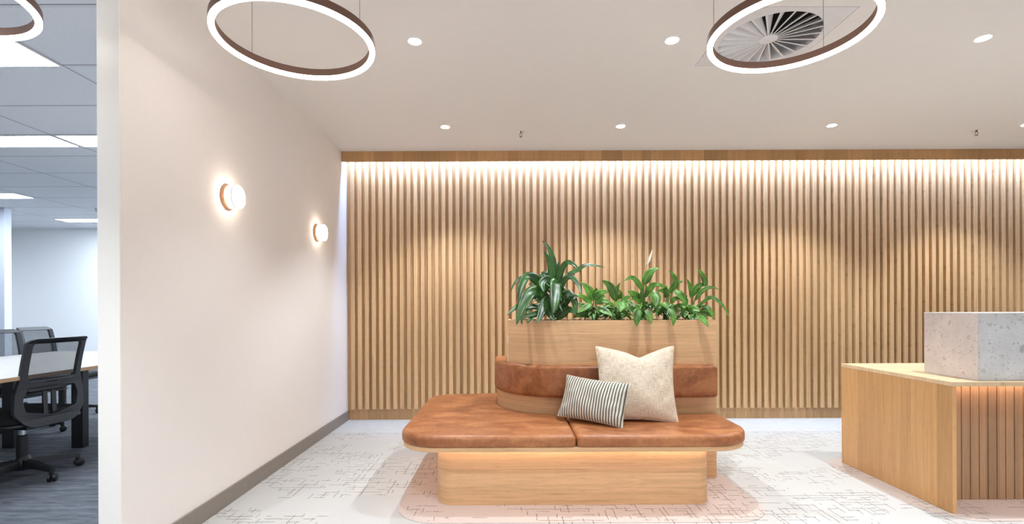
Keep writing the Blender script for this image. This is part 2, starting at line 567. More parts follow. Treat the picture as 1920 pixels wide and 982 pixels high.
def empty(name, label, cat, loc, rz=0.0, group=None):
    o = bpy.data.objects.new(name, None)
    COL.objects.link(o)
    o.empty_display_size = 0.05
    o.location = loc; o.rotation_euler = (0, 0, rz)
    o['label'] = label; o['category'] = cat
    if group: o['group'] = group
    return o
def tag(o, label, cat, group=None, kind=None):
    o['label'] = label; o['category'] = cat
    if group: o['group'] = group
    if kind: o['kind'] = kind
    return o
def struct(o, label):
    o['kind'] = 'structure'; o['label'] = label
    return o
def copy_tree(o, parent=None):
    c = o.copy(); COL.objects.link(c); c.parent = parent
    for ch in list(o.children): copy_tree(ch, c)
    return c

def curve_mesh(splines, depth, bevel, deform=None):
    """flat shape with holes, given thickness; returns (verts, faces)"""
    cu = bpy.data.curves.new('tmp', 'CURVE'); cu.dimensions = '2D'; cu.fill_mode = 'BOTH'
    cu.extrude = depth; cu.bevel_depth = bevel; cu.bevel_resolution = 1
    for pts in splines:
        sp = cu.splines.new('POLY'); sp.points.add(len(pts) - 1); sp.use_cyclic_u = True
        for i, p in enumerate(pts): sp.points[i].co = (p[0], p[1], 0, 1)
    o = bpy.data.objects.new('tmp', cu); COL.objects.link(o)
    bpy.context.view_layer.update()
    me = bpy.data.meshes.new_from_object(o.evaluated_get(bpy.context.evaluated_depsgraph_get()))
    vs = [tuple(v.co) for v in me.vertices]; fs = [tuple(p.vertices) for p in me.polygons]
    bpy.data.objects.remove(o); bpy.data.curves.remove(cu); bpy.data.meshes.remove(me)
    return vs, fs

# ------------------------------------------------------------------ setting
H = EYE + 1.556            # ceiling
WX = -1.653                # lobby side of the left wall
BY = 5.025                 # back wall plane
struct(MB().box(-1.70, 6.4, -3.2, BY + 0.1, -0.1, 0.0).build('floor', M['carpet']), 'pale carpet with broken dark hatch lines')
struct(MB().box(-9.8, -1.70, -3.2, 9.6, -0.1, 0.0).build('floor', M['office_carpet']), 'grey office carpet')
# lobby ceiling with the square opening of the vent cut out
VX0, VX1, VY0, VY1 = 1.212, 1.836, 2.535, 3.160
cb = MB()
for x0, x1, y0, y1 in ((-1.70, VX0, -3.2, BY + 0.1), (VX1, 6.4, -3.2, BY + 0.1), (VX0, VX1, -3.2, VY0), (VX0, VX1, VY1, BY + 0.1)):
    cb.box(x0, x1, y0, y1, H, H + 0.1)
struct(cb.build('ceiling', M['ceil']), 'smooth warm white plaster ceiling')
struct(MB().box(-9.8, -1.70, -3.2, 9.6, H, H + 0.1).build('ceiling', M['tiles']), 'grey acoustic tile ceiling grid of the office')
struct(MB().box(-1.749, WX, 2.088, 9.5, 0, H).build('wall_left', [M['wall']]), 'warm white wall with two round sconces')
struct(MB().box(-1.7495, WX - 0.0005, 2.078, 2.0885, 0, H).build('trim_2', M['wall_end'], bevel=0.002), 'white end face of the left wall')
wb = struct(MB().box(WX, 6.3, BY, BY + 0.08, 0, H).build('wall_back', M['backing']), 'oak slatted back wall')
sl = MB()
for i in range(110):
    x0 = -1.609 + 0.0716 * i
    sl.box(x0, x0 + 0.039, BY - 0.038, BY + 0.001, 0.113, H - 0.0)
sl.build('slats', M['slat'], wb, bevel=0.001)
struct(MB().box(6.3, 6.4, -3.2, BY, 0, H).build('wall_right', M['wall']), 'plain wall at the right')
wf = MB()  # unseen wall; its wide opening is added to let the fill light in
for x0, x1, z0, z1 in ((-9.8, -2.0, 0, H), (4.4, 6.4, 0, H), (-2.0, 4.4, 0, 0.3), (-2.0, 4.4, 2.4, H)):
    wf.box(x0, x1, -3.3, -3.2, z0, z1)
struct(wf.build('wall_front', M['wall']), 'wall behind the camera with an added opening for the fill light')
fr_ = MB()  # frame of the added opening, never in view
for x0 in (-2.0, -0.42, 1.18, 2.78, 4.36):
    fr_.box(x0, x0 + 0.04, -3.29, -3.21, 0.3, 2.4)
fr_.box(-2.0, 4.4, -3.29, -3.21, 0.3, 0.34); fr_.box(-2.0, 4.4, -3.29, -3.21, 2.36, 2.4)
struct(fr_.build('added_window_1', M['trimw']), 'added window frame behind the camera, out of view')
struct(MB().box(-9.9, -9.8, -3.2, 9.6, 0, H).build('wall_office', M['office_wall']), 'office side wall')
struct(MB().box(-9.8, -1.749, 9.5, 9.6, 0, H).build('wall_far', M['office_wall']), 'bright white far wall of the office')
struct(MB().box(WX, WX + 0.012, 2.078, BY, 0, 0.098).build('baseboard_left', M['skirt'], bevel=0.002), 'grey skirting along the left wall')
pel = MB().box(WX, 6.3, 4.850, 4.868, H - 0.102, H)
struct(pel.build('trim_1', M['pelmet'], bevel=0.001), 'oak pelmet board along the top of the slatted wall')
struct(MB().box(-7.80, -7.69, 7.45, 7.56, 0, H).build('trim_3', M['column'], bevel=0.004), 'slim white column in the office')
# cove light behind the pelmet
cv = empty('led_strip', 'white light strip hidden behind the oak pelmet washing the slats', 'light strip', (2.3, 4.882, H - 0.018))
MB().box(-3.93, 3.93, -0.012, 0.012, 0.0, 0.012).build('channel', M['white_metal'], cv)
MB().box(-3.93, 3.93, -0.008, 0.008, -0.004, 0.0).build('diffuser', M['cove_glow'], cv)
# inlaid carpets
rp = rpoly([(-0.637, 2.598, 0.24), (1.458, 2.598, 0.24), (1.458, 4.03, 0.26), (-0.637, 4.03, 0.26)])
tag(MB().slab(rp, 0.0, 0.003).build('carpet_inlay', M['carpet_pink']), 'peach rounded carpet inlay under the leather bench', 'carpet')
rp = rpoly([(2.315, 2.598, 0.24), (5.6, 2.598, 0.24), (5.6, 3.68, 0.2), (2.315, 3.68, 0.2)])
tag(MB().slab(rp, 0.0, 0.003).build('carpet_inlay', M['carpet_pink']), 'peach carpet inlay under the oak reception desk', 'carpet')

# ------------------------------------------------------------------ bench with planter
bench = empty('banquette_bench', 'tan leather bench with oak base and curved oak planter back', 'bench', (0.38, 3.2, 0.003))
BO = Vector((0.38, 3.2, 0.003))
class LB(MB):      # world coordinates in, bench-local coordinates out
    def build(s, name, mat, parent=None, **k):
        s.v = [(v[0] - BO.x, v[1] - BO.y, v[2] - BO.z) for v in s.v]
        return MB.build(s, name, mat, parent, **k)
basep = rpoly([(-0.425, 2.832, 0.10), (1.181, 2.832, 0.10), (1.181, 3.262, 0.01), (-0.02, 3.262, 0.01), (-0.02, 3.92, 0.01), (-0.425, 3.92, 0.1)])
LB().slab(basep, 0.003, 0.346).build('base', M['oak_h'], bench, smooth=30)
aC = (0.37, 3.72)
arcS = arc(aC[0], aC[1], 0.457, 270, 180, 24)
def seat_left(ins=0.0):
    a = rpoly([(-0.635, 4.10, 0.22), (-0.635, 2.70, 0.23), (0.3755, 2.70, 0.030), (0.3755, 3.9, 0.0)])[:-1]
    return a + [(0.3755, 3.263)] + arcS[1:] + [(-0.087, 4.10)]
pl = inset(rpoly([(-0.635, 4.10, 0.22), (-0.635, 2.70, 0.23), (1.40, 2.70, 0.25), (1.40, 3.9, 0.0)])[:-1] + [(1.40, 3.262), (0.38, 3.262)] + arcS[1:] + [(-0.087, 4.10)], 0.008)
LB().slab(pl, 0.346, 0.372, 0.002, 0.002, 2).build('platform', M['oak_h'], bench, smooth=30)
LB().slab(seat_left(), 0.372, 0.437, 0.026, 0.012).build('seat_cushion', M['leather'], bench, smooth=50)
seatR = rpoly([(0.3795, 2.70, 0.030), (1.40, 2.70, 0.25), (1.40, 3.262, 0.0), (0.3795, 3.262, 0.0)])
LB().slab(seatR, 0.372, 0.437, 0.026, 0.012).build('seat_cushion', M['leather'], bench, smooth=50)
# plinth beneath the wrapped back cushion
arcP = arc(aC[0], aC[1], 0.452, 180, 270, 24)
plin = arcP + [(0.42, 3.268), (0.42, 3.72)]
LB().slab(plin, 0.372, 0.549).build('plinth', M['oak_h'], bench, smooth=30)
# planter box: curved at the front left, cut straight at its left end
a0 = math.degrees(math.acos(-0.37 / 0.45))
arcB = arc(aC[0], aC[1], 0.45, 360 - a0, 270, 20)
box = [(0.0, 3.70)] + arc(aC[0], aC[1], 0.45, 360 - a0, 270, 20) + [(1.392, 3.270), (1.392, 3.70)]
planter = LB().shell(box, 0.018, 0.003, 1.061).build('planter_box', M['oak_h'], bench, smooth=30)
soil = LB()
ins = inset(box, 0.0185)
nx, ny = 90, 18
gx0, gx1, gy0, gy1 = 0.019, 1.373, 3.289, 3.681
g = []
for j in range(ny + 1):
    for i in range(nx + 1):
        x = gx0 + (gx1 - gx0) * i / nx; y = gy0 + (gy1 - gy0) * j / ny
        if x < 0.37:
            ya = aC[1] - math.sqrt(max(0, 0.43 ** 2 - (0.37 - x) ** 2))
            y = max(y, ya)
        g.append((x, y, 1.040 + random.uniform(-0.010, 0.022)))
soil.add(g, [(j * (nx + 1) + i, j * (nx + 1) + i + 1, (j + 1) * (nx + 1) + i + 1, (j + 1) * (nx + 1) + i) for j in range(ny) for i in range(nx)])
so = soil.build('soil', M['soil'], bench); so['kind'] = 'stuff'
sw = LB().box(-0.006, 0.0, 3.50, 3.57, 0.895, 0.935).build('power_outlet', M['trimw'], planter, bevel=0.001); sw['label'] = 'small white outlet plate'
# back cushion wrapped round the curve
outer = arc(0.385, 3.70, 0.49, 180, 270, 26)
inner = arc(aC[0], aC[1], 0.425, 270, 206, 14)
cush = [(-0.105, 3.93)] + outer + [(1.374, 3.21), (1.374, 3.295)] + inner + [(-0.012, 3.533), (-0.012, 3.93)]
LB().slab(cush, 0.549, 0.762, 0.026, 0.026).build('back_cushion', M['leather'], bench, smooth=50)
# light strip below the platform, round the base
off = inset(basep, -0.035)
st = LB()
n = len(off)
for i in range(n):
    p, q = Vector(off[i]), Vector(off[(i + 1) % n])
    if p.y > 3.24 and q.y > 3.24 and not (p.x < -0.3): continue
    d = (q - p)
    if d.length < 1e-5: continue
    nn_ = Vector((-d.y, d.x)).normalized() * 0.005
    st.add([(p.x - nn_.x, p.y - nn_.y, 0.3455), (q.x - nn_.x, q.y - nn_.y, 0.3455), (q.x + nn_.x, q.y + nn_.y, 0.3455), (p.x + nn_.x, p.y + nn_.y, 0.3455),
            (p.x - nn_.x, p.y - nn_.y, 0.3405), (q.x - nn_.x, q.y - nn_.y, 0.3405), (q.x + nn_.x, q.y + nn_.y, 0.3405), (p.x + nn_.x, p.y + nn_.y, 0.3405)],
           [(0, 1, 2, 3), (7, 6, 5, 4), (0, 4, 5, 1), (1, 5, 6, 2), (2, 6, 7, 3), (3, 7, 4, 0)])
s_ = st.build('light_strip', M['bench_glow'], bench); s_['label'] = 'warm glowing strip under the seat'

# ------------------------------------------------------------------ pillows
def pillow(name, label, Wd, Hd, T, mat, mat_w, chop=0.0, ear=0.07, seam_mat=None, seed=1, bottomflat=0.0):
    random.seed(seed)
    N = 44
    m = MB()
    def pos(u, v, side):
        # concave edges with pointed corners
        ex = 1 - ear * (1 - v * v) ** 1.0
        ez = 1 - ear * 1.2 * (1 - u * u) ** 1.0
        x = Wd / 2 * u * ex
        z = Hd / 2 * v * ez
        if chop and v > 0:
            z -= chop * (v ** 2) * math.exp(-(abs(u - 0.10) / 0.34) ** 1.3)
            z += chop * 0.25 * (v ** 2) * math.exp(-((u - 0.9) / 0.3) ** 2)
        prof = max(0.0, (1 - abs(u) ** 2.6) * (1 - abs(v) ** 2.6)) ** 0.55
        t = T / 2 * prof
        if chop and v > 0:
            t *= 1 - 0.35 * v * math.exp(-((u - 0.12) / 0.22) ** 2)
        # soft creases
        cr = 0.0035 * math.sin(7 * u + 5 * v + seed) + 0.004 * math.sin(11 * (u - v) + 2 * seed) * (abs(u) ** 2) + 0.006 * math.sin(16 * v + seed) * max(0, abs(u) - 0.55)
        t += cr * prof
        return (x, side * t, z)
    for side in (-1, 1):
        vs = [pos(-1 + 2 * i / N, -1 + 2 * j / N, side) for j in range(N + 1) for i in range(N + 1)]
        fs = []
        for j in range(N):
            for i in range(N):
                a = j * (N + 1) + i
                q = (a, a + 1, a + N + 2, a + N + 1)
                fs.append(q if side < 0 else tuple(reversed(q)))
        m.add(vs, fs)
    root = bpy.data.objects.new(name, None); COL.objects.link(root); root.empty_display_size = 0.05
    root.matrix_world = mat_w
    root['label'] = label; root['category'] = 'cushion'
    m.build('cover', mat, root, smooth=60)
    # seam edge
    loop = [(-1 + 2 * i / N, -1) for i in range(N)] + [(1, -1 + 2 * i / N) for i in range(N)] + [(1 - 2 * i / N, 1) for i in range(N)] + [(-1, 1 - 2 * i / N) for i in range(N)]
    pts = [Vector(pos(a, b, 1)) for a, b in loop]
    sm = MB()
    if seam_mat:
        for k in range(0, len(pts)):
            p, q = pts[k], pts[(k + 1) % len(pts)]
            sm.tube([p, p.lerp(q, 0.55)], 0.0028, 5)
        sm.build('edge_stitching', seam_mat, root)
    else:
        sm.tube(pts + [pts[0]], 0.0018, 5)
        sm.build('seam', mat, root)
    return root
def frame(origin, xa, za):
    xa = Vector(xa).normalized(); za = Vector(za); za = (za - xa * za.dot(xa)).normalized()
    ya = za.cross(xa)
    m = Matrix((xa, ya, za)).transposed().to_4x4()
    m.translation = origin
    return m
SEAT = 0.437
# cream pillow leaning on the back cushion
c = Vector((0.810, 3.100, SEAT + 0.223))
pillow('cushion', 'large square cream linen cushion leaning on the leather backrest', 0.505, 0.485, 0.15, M['linen'],
       frame(c, (1.0, -0.06, -0.02), (0.0, 0.30, 1.0)), chop=0.05, ear=0.085, seed=3)
# striped lumbar pillow leaning on it
bl = W(1046, 779, 3.10); brr = W(1167, 803, 2.85)
tl = W(1062, 702, 3.17); tr_ = W(1184, 719, 2.95)
cen = (bl + brr + tl + tr_) / 4
xa = ((brr - bl) + (tr_ - tl)) / 2; za = ((tl - bl) + (tr_ - brr)) / 2
pillow('cushion', 'small striped grey and cream lumbar cushion in front of the cream one', xa.length, za.length, 0.125, M['stripes'],
       frame(cen, xa, za), ear=0.06, seam_mat=M['linen'], seed=5)

# ------------------------------------------------------------------ plants
def catmull(P, n=6):
    P = [Vector(p) for p in P]
    Q = [P[0] * 2 - P[1]] + P + [P[-1] * 2 - P[-2]]
    out = []
    for i in range(1, len(Q) - 2):
        for k in range(n):
            t = k / n
            a, b, c_, d = Q[i - 1], Q[i], Q[i + 1], Q[i + 2]
            out.append(0.5 * ((2 * b) + (c_ - a) * t + (2 * a - 5 * b + 4 * c_ - d) * t * t + (3 * b - a - 3 * c_ + d) * t ** 3))
    out.append(P[-1])
    return out
def leaf(mb, pts, wid, strap=False, nrm=None, fold=0.25):
    c_ = catmull(pts, 5)
    L = [0]
    for i in range(1, len(c_)): L.append(L[-1] + (c_[i] - c_[i - 1]).length)
    tot = L[-1]
    nrm = Vector(nrm) if nrm else Vector((random.uniform(-0.35, 0.35), -1, random.uniform(0.1, 0.7))).normalized()
    base = len(mb.v)
    K = 4
    wave = random.uniform(0, 6)
    for i, p in enumerate(c_):
        t = L[i] / tot
        tg = (c_[min(i + 1, len(c_) - 1)] - c_[max(i - 1, 0)]).normalized()
        sd = tg.cross(nrm)
        if sd.length < 0.2: sd = tg.cross(Vector((0.6, 0, 0.8)))
        sd.normalize()
        up = sd.cross(tg).normalized()
        if strap:
            wv = (min(1, 0.45 + t * 2.2)) * (max(0, 1 - t ** 2.6)) ** 0.8
        else:
            wv = max(0, math.sin(PI * (t ** 0.75))) ** 0.75 if t < 1 else 0
            wv *= (1 - 0.25 * t)
        hw = wid / 2 * wv + 0.0004
        for k in range(K + 1):
            u = -1 + 2 * k / K
            q = p + sd * hw * u + up * (abs(u) * hw * fold + 0.02 * hw * math.sin(9 * t + wave) * u * 3)
            mb.v.append(tuple(q)); mb.uv[len(mb.v) - 1] = ((u + 1) / 2, t)
    n = len(c_)
    for i in range(n - 1):
        for k in range(K):
            a = base + i * (K + 1) + k
            mb.f.append((a, a + 1, a + K + 2, a + K + 1))

def thicken(o, t=0.0009):
    m = o.modifiers.new('thick', 'SOLIDIFY'); m.thickness = t; m.offset = 0
def ZP(ox, oy, s):
    return lambda p, z: W(ox + p[0] / s, oy + p[1] / s, z)

# tall strap-leaved plant
random.seed(11)
Z1 = ZP(940, 440, 5.61)
base_pt = Vector((0.325, 3.48, 1.035))
dr = empty('strap_leaf_plant', 'tall dark green plant with long arching strap leaves at left of planter', 'plant', base_pt)
mb = MB()
crown = Z1((545, 480), 3.47); mid = Z1((540, 650), 3.47)
DL = [  # start depth, end depth, points, width
 (3.47, 3.50, [(545, 560), (545, 420), (548, 300), (505, 150), (430, 60)], 62),
 (3.46, 3.42, [(535, 540), (530, 420), (510, 300), (480, 225), (443, 172)], 66),
 (3.47, 3.50, [(575, 580), (582, 470), (592, 370), (607, 275)], 48),
 (3.45, 3.38, [(590, 560), (610, 440), (645, 340), (695, 290), (765, 315), (838, 402)], 56),
 (3.48, 3.50, [(620, 640), (650, 520), (710, 430), (780, 392)], 42),
 (3.50, 3.55, [(600, 600), (690, 440), (800, 375), (880, 325), (970, 322), (1088, 343)], 48),
 (3.44, 3.30, [(600, 560), (670, 470), (735, 450), (790, 500), (822, 560), (832, 625)], 52),
 (3.45, 3.36, [(500, 560), (410, 480), (335, 425), (230, 437), (140, 510), (96, 606)], 36),
 (3.44, 3.30, [(480, 600), (370, 470), (270, 445), (215, 530), (190, 620), (182, 722)], 88),
 (3.38, 3.16, [(500, 680), (410, 610), (320, 605), (255, 690), (205, 800), (158, 950)], 104),
 (3.40, 3.20, [(430, 660), (330, 650), (230, 720), (140, 775), (58, 850)], 56),
 (3.36, 3.18, [(530, 700), (480, 690), (435, 780), (405, 860), (372, 936)], 84),
 (3.38, 3.20, [(570, 560), (568, 500), (565, 600), (560, 700), (538, 845)], 112),
 (3.40, 3.30, [(560, 520), (510, 480), (455, 475), (425, 520), (455, 610)], 76),
 (3.36, 3.24, [(490, 700), (492, 780), (520, 850), (572, 908)], 70),
 (3.35, 3.22, [(500, 800), (440, 810), (340, 850), (268, 930)], 62),
 (3.50, 3.46, [(520, 560), (430, 530), (370, 510), (285, 522)], 60),
 (3.50, 3.42, [(520, 520), (470, 420), (430, 440), (400, 500)], 70),
 (3.48, 3.36, [(600, 700), (650, 650), (720, 640), (765, 710), (792, 835)], 84),
 (3.48, 3.36, [(560, 860), (620, 800), (700, 700), (770, 640), (830, 660)], 50),
 (3.44, 3.30, [(580, 880), (650, 830), (720, 790), (790, 830)], 80),
 (3.55, 3.60, [(560, 700), (480, 700), (400, 690), (330, 650)], 60),
 (3.55, 3.60, [(540, 800), (450, 780), (380, 750), (290, 730)], 56),
 (3.50, 3.40, [(470, 760), (330, 760), (270, 810), (280, 870)], 60),
 (3.55, 3.60, [(580, 760), (620, 680), (650, 600), (640, 540)], 70),
 (3.55, 3.62, [(520, 760), (440, 640), (400, 560), (380, 500)], 60),
 (3.30, 3.20, [(500, 760), (380, 820), (230, 870), (215, 950)], 48),
]
for z0, z1, pts, wpx in DL:
    n = len(pts)
    P = [Z1(p, z0 + (z1 - z0) * (i / (n - 1)) ** 1.2) - base_pt for i, p in enumerate(pts)]
    leaf(mb, P, wpx / 5.61 / F * z0 * 1.25, strap=True)
for k in range(26):
    a = random.uniform(0, 2 * PI); h = random.uniform(0.04, 0.24); l = random.uniform(0.08, 0.16)
    p0 = Vector((0.0, 0, h)); d = Vector((math.cos(a), math.sin(a) * 0.8, 0))
    leaf(mb, [p0, p0 + d * l * 0.5 + Vector((0, 0, 0.04)), p0 + d * l - Vector((0, 0, 0.02))], random.uniform(0.022, 0.034), strap=True, nrm=(0, -0.4, 0.9))
thicken(mb.build('leaves', M['leaf_dark'], dr, smooth=180))
st = MB()
st.tube([(0, 0, -0.01), (0.005, 0, 0.12), (0.012, 0, 0.24)], 0.011, 10, 0.007)
st.tube([(0.02, 0.02, -0.01), (0.035, 0.01, 0.08), (0.045, 0, 0.15)], 0.008, 8, 0.005)
st.build('cane', M['cane'], dr, smooth=60)

def lily(label, bx, by, zp, s, leaves, fillers=22, flower=None, seed=1):
    random.seed(seed)
    bp = Vector((bx, by, 1.035))
    root = empty('peace_lily', label, 'plant', bp, group=None)
    lv = MB(); pt = MB()
    def petiole(a, b):
        m_ = (a + b) / 2 + Vector((0, 0, (b - a).length * 0.18)) - Vector(((b - a).x * 0.22, 0, 0))
        pt.tube(catmull([a, m_, b], 5), 0.0028, 6, 0.0018)
    for e in leaves:
        pts, wpx = e[0], e[1]
        z1 = e[2] if len(e) > 2 else by - random.uniform(0.0, 0.12)
        z0 = by + (z1 - by) * (0.8 if z1 < 3.27 else 0.45)
        n = len(pts)
        P = [zp(p, z0 + (z1 - z0) * i / (n - 1)) - bp for i, p in enumerate(pts)]
        leaf(lv, P, wpx / s / F * z0 * 1.28, nrm=e[3] if len(e) > 3 else None)
        b0 = Vector((random.uniform(-0.022, 0.022), random.uniform(-0.02, 0.02), -0.005))
        petiole(b0, P[0] + (P[1] - P[0]) * 0.06)
    for k in range(fillers):
        a = random.uniform(0, 2 * PI); h = random.uniform(0.03, 0.11); r0 = random.uniform(0.01, 0.035); l = random.uniform(0.05, 0.10)
        d = Vector((math.cos(a), math.sin(a), 0))
        p0 = d * r0 + Vector((0, 0, h))
        leaf(lv, [p0, p0 + d * l * 0.5 + Vector((0, 0, 0.018)), p0 + d * l + Vector((0, 0, random.uniform(-0.035, 0.02)))], random.uniform(0.026, 0.042), nrm=(0, -0.5, 0.85))
        petiole(Vector((d.x * 0.008, d.y * 0.008, -0.005)), p0)
    thicken(lv.build('leaves', M['leaf'], root, smooth=180))
    pt.build('stems', M['stem'], root, smooth=60)
    if flower:
        fs, f0, f1, ww = flower
        P = [zp(p, by) - bp for p in fs]
        fl = MB().tube(catmull([Vector((0, 0, -0.005))] + P, 6), 0.0024, 6, 0.0018).build('flower_stem', M['stem'], root, smooth=60)
        sp = MB()
        A, B = zp(f0, by) - bp, zp(f1, by) - bp
        leaf(sp, [A, A.lerp(B, 0.35) + Vector((-0.002, 0, 0)), A.lerp(B, 0.7), B], ww, nrm=(0.6, -0.8, 0.1), fold=0.6)
        o = sp.build('spathe', M['spathe'], root, smooth=180); thicken(o); o['label'] = 'white pointed flower bract'
    return root
Z2 = ZP(1080, 460, 6.34)
Z3 = ZP(1220, 490, 7.275)
lily('bushy peace lily beside the tall strap-leaved plant, first lily from left', (1115 - 953) / F * 3.46, 3.46, Z2, 6.34, [
    ([(210, 660), (185, 600), (140, 520), (58, 433)], 96), ([(212, 640), (260, 590), (310, 560), (388, 545)], 88),
    ([(190, 680), (130, 650), (60, 600), (-10, 590)], 60), ([(185, 690), (110, 740), (60, 770), (10, 800)], 66),
    ([(215, 610), (235, 560), (240, 520), (225, 497)], 46), ([(200, 790), (120, 820), (40, 820), (-40, 862)], 74),
    ([(250, 690), (330, 660), (370, 670), (410, 650)], 66), ([(260, 740), (330, 780), (390, 810), (440, 850)], 84),
    ([(170, 760), (100, 720), (40, 700), (-20, 690)], 54), ([(230, 700), (280, 640), (330, 600), (350, 620)], 60),
    ([(200, 720), (150, 790), (140, 840), (150, 870)], 50)], seed=21)
lily('peace lily with a drooping veined leaf, second lily from left', (1158 - 953) / F * 3.44, 3.44, Z2, 6.34, [
    ([(475, 660), (450, 570), (390, 470), (303, 410)], 92), ([(485, 660), (480, 580), (495, 500), (527, 438)], 46),
    ([(510, 640), (525, 590), (520, 550), (505, 525)], 56), ([(500, 660), (520, 690), (528, 730), (520, 795)], 128, 3.30, (0.1, -0.9, 0.5)),
    ([(540, 670), (590, 630), (630, 605), (655, 600)], 54), ([(450, 720), (400, 700), (360, 720), (325, 745)], 60),
    ([(530, 720), (600, 720), (640, 770), (650, 810)], 64), ([(470, 760), (420, 780), (380, 790), (340, 830)], 70),
    ([(560, 700), (610, 670), (650, 690), (700, 700)], 50), ([(540, 780), (590, 800), (620, 830), (640, 800)], 46)], seed=22)
lily('peace lily bearing the one white flower, middle of the planter', (1205 - 953) / F * 3.45, 3.45, Z2, 6.34, [
    ([(805, 470), (835, 390), (895, 310), (990, 262)], 88, 3.42), ([(790, 540), (745, 460), (690, 395), (640, 385), (572, 422)], 58),
    ([(750, 650), (720, 610), (670, 570), (612, 543)], 84), ([(800, 690), (785, 610), (785, 540), (790, 490)], 54),
    ([(870, 580), (925, 600), (945, 650), (945, 732)], 124, 3.30, (0.1, -0.9, 0.5)), ([(760, 760), (730, 800), (722, 860), (722, 965)], 92, 3.20, (0.0, -0.95, 0.3)),
    ([(820, 770), (860, 810), (880, 870), (893, 935)], 66, 3.22), ([(770, 700), (730, 660), (690, 640), (650, 640)], 50),
    ([(860, 560), (900, 490), (950, 460), (1015, 482)], 60), ([(820, 620), (840, 560), (835, 500), (820, 460)], 50),
    ([(740, 780), (690, 760), (640, 770), (600, 790)], 56), ([(840, 700), (890, 720), (930, 700), (990, 720)], 60),
    ([(800, 720), (810, 700), (830, 700), (840, 740)], 60)],
    flower=([(800, 500), (815, 380), (838, 225)], (838, 232), (907, 48), 0.026), seed=23)
lily('peace lily between the flowering one and the rightmost one', (1249 - 953) / F * 3.47, 3.47, Z3, 7.275, [
    ([(320, 390), (335, 300), (310, 200), (250, 118)], 76), ([(255, 430), (300, 350), (350, 295), (445, 272)], 70),
    ([(240, 430), (170, 350), (90, 320), (10, 350)], 64), ([(220, 500), (200, 430), (160, 400), (90, 400)], 72),
    ([(320, 400), (370, 430), (430, 500), (475, 610)], 96, 3.36), ([(170, 560), (190, 580), (220, 620), (245, 665)], 76, 3.32),
    ([(230, 650), (280, 690), (305, 760), (308, 885)], 80, 3.20, (0.0, -0.95, 0.3)), ([(270, 560), (320, 520), (380, 500), (420, 540)], 66),
    ([(180, 600), (120, 610), (90, 660), (80, 720)], 70), ([(230, 450), (210, 400), (190, 370), (230, 330)], 66)], seed=24)
lily('peace lily at the right end with a long thin arching leaf', (1297 - 953) / F * 3.46, 3.46, Z3, 7.275, [
    ([(555, 500), (545, 410), (520, 310), (488, 232)], 78), ([(560, 480), (600, 390), (660, 330), (765, 312)], 80),
    ([(745, 345), (735, 260), (700, 180), (640, 90)], 66, 3.42), ([(600, 540), (660, 440), (760, 365), (850, 355), (935, 382)], 54),
    ([(650, 610), (730, 540), (820, 488), (900, 525), (1000, 625), (1078, 775)], 44), ([(520, 700), (570, 650), (620, 660), (665, 685)], 92, 3.30),
    ([(500, 650), (440, 610), (380, 600), (308, 610)], 60), ([(490, 660), (450, 700), (450, 750), (490, 790)], 74),
    ([(680, 680), (760, 660), (820, 690), (888, 728)], 80), ([(640, 740), (690, 780), (740, 830), (788, 895)], 86, 3.20, (0.2, -0.9, 0.4)),
    ([(690, 620), (760, 620), (800, 660), (870, 800)], 50, 3.36), ([(560, 720), (560, 760), (580, 800), (575, 825)], 70, 3.28),
    ([(470, 600), (480, 540), (470, 500), (500, 460)], 60), ([(640, 690), (700, 720), (780, 720), (830, 760)], 70)], fillers=24, seed=25)

# ------------------------------------------------------------------ reception desk
DX, DY0, DY1 = 2.445, 2.688, 3.585
desk = empty('reception_desk', 'oak reception desk with vertical boards and glowing recessed front', 'desk', (DX, DY0, 0.003))
def D(mb_):
    mb_.v = [(v[0] - DX, v[1] - DY0, v[2] - 0.003) for v in mb_.v]
    return mb_
D(MB().box(DX, DX + 0.022, DY0, DY1, 0.003, 0.7045)).build('side_panel', M['oak_v'], desk, bevel=0.001)
D(MB().box(5.20, 5.222, DY0, DY1, 0.003, 0.7045)).build('side_panel', M['oak_v'], desk, bevel=0.001)
D(MB().box(DX - 0.001, 5.224, DY0 - 0.001, DY1 + 0.002, 0.705, 0.729)).build('worktop', M['oak_top'], desk, bevel=0.001)
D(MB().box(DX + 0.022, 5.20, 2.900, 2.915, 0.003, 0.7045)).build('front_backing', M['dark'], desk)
bd = MB()
x = 2.6795 - 0.05226 * 4
for i in range(54):
    x0 = max(DX + 0.0225, x + i * 0.05226); x1 = min(5.199, x + i * 0.05226 + 0.0478)
    if x1 - x0 > 0.01: bd.box(x0, x1, 2.885, 2.900, 0.003, 0.7045)
D(bd).build('front_boards', M['oak_slot'], desk, bevel=0.0015)
s_ = D(MB().box(DX + 0.03, 5.19, 2.835, 2.843, 0.699, 0.7045)).build('light_strip', M['desk_glow'], desk); s_['label'] = 'warm light strip under the worktop'
# raised terrazzo hob
hob = empty('terrazzo_counter_block', 'raised pink and grey terrazzo block standing on the oak desk', 'counter', (2.631, 2.738, 0.729))
def HB(mb_):
    mb_.v = [(v[0] - 2.631, v[1] - 2.738, v[2] - 0.729) for v in mb_.v]
    return mb_
o = HB(MB().box(2.631, 2.643, 2.738, 3.088, 0.7295, 1.104)).build('side_slab', M['terra_pink'], hob, bevel=0.001); o['label'] = 'pink terrazzo side face'
o = HB(MB().box(2.6435, 5.0, 2.738, 2.750, 0.7295, 1.104)).build('front_slab', M['terra_grey'], hob, bevel=0.001); o['label'] = 'grey terrazzo front face'
HB(MB().box(2.6305, 5.0, 2.7375, 3.09, 1.104, 1.109)).build('top_slab', M['terra_top'], hob, bevel=0.001)
HB(MB().box(5.0, 5.012, 2.738, 3.088, 0.7295, 1.104)).build('side_slab', M['terra_pink'], hob, bevel=0.001)
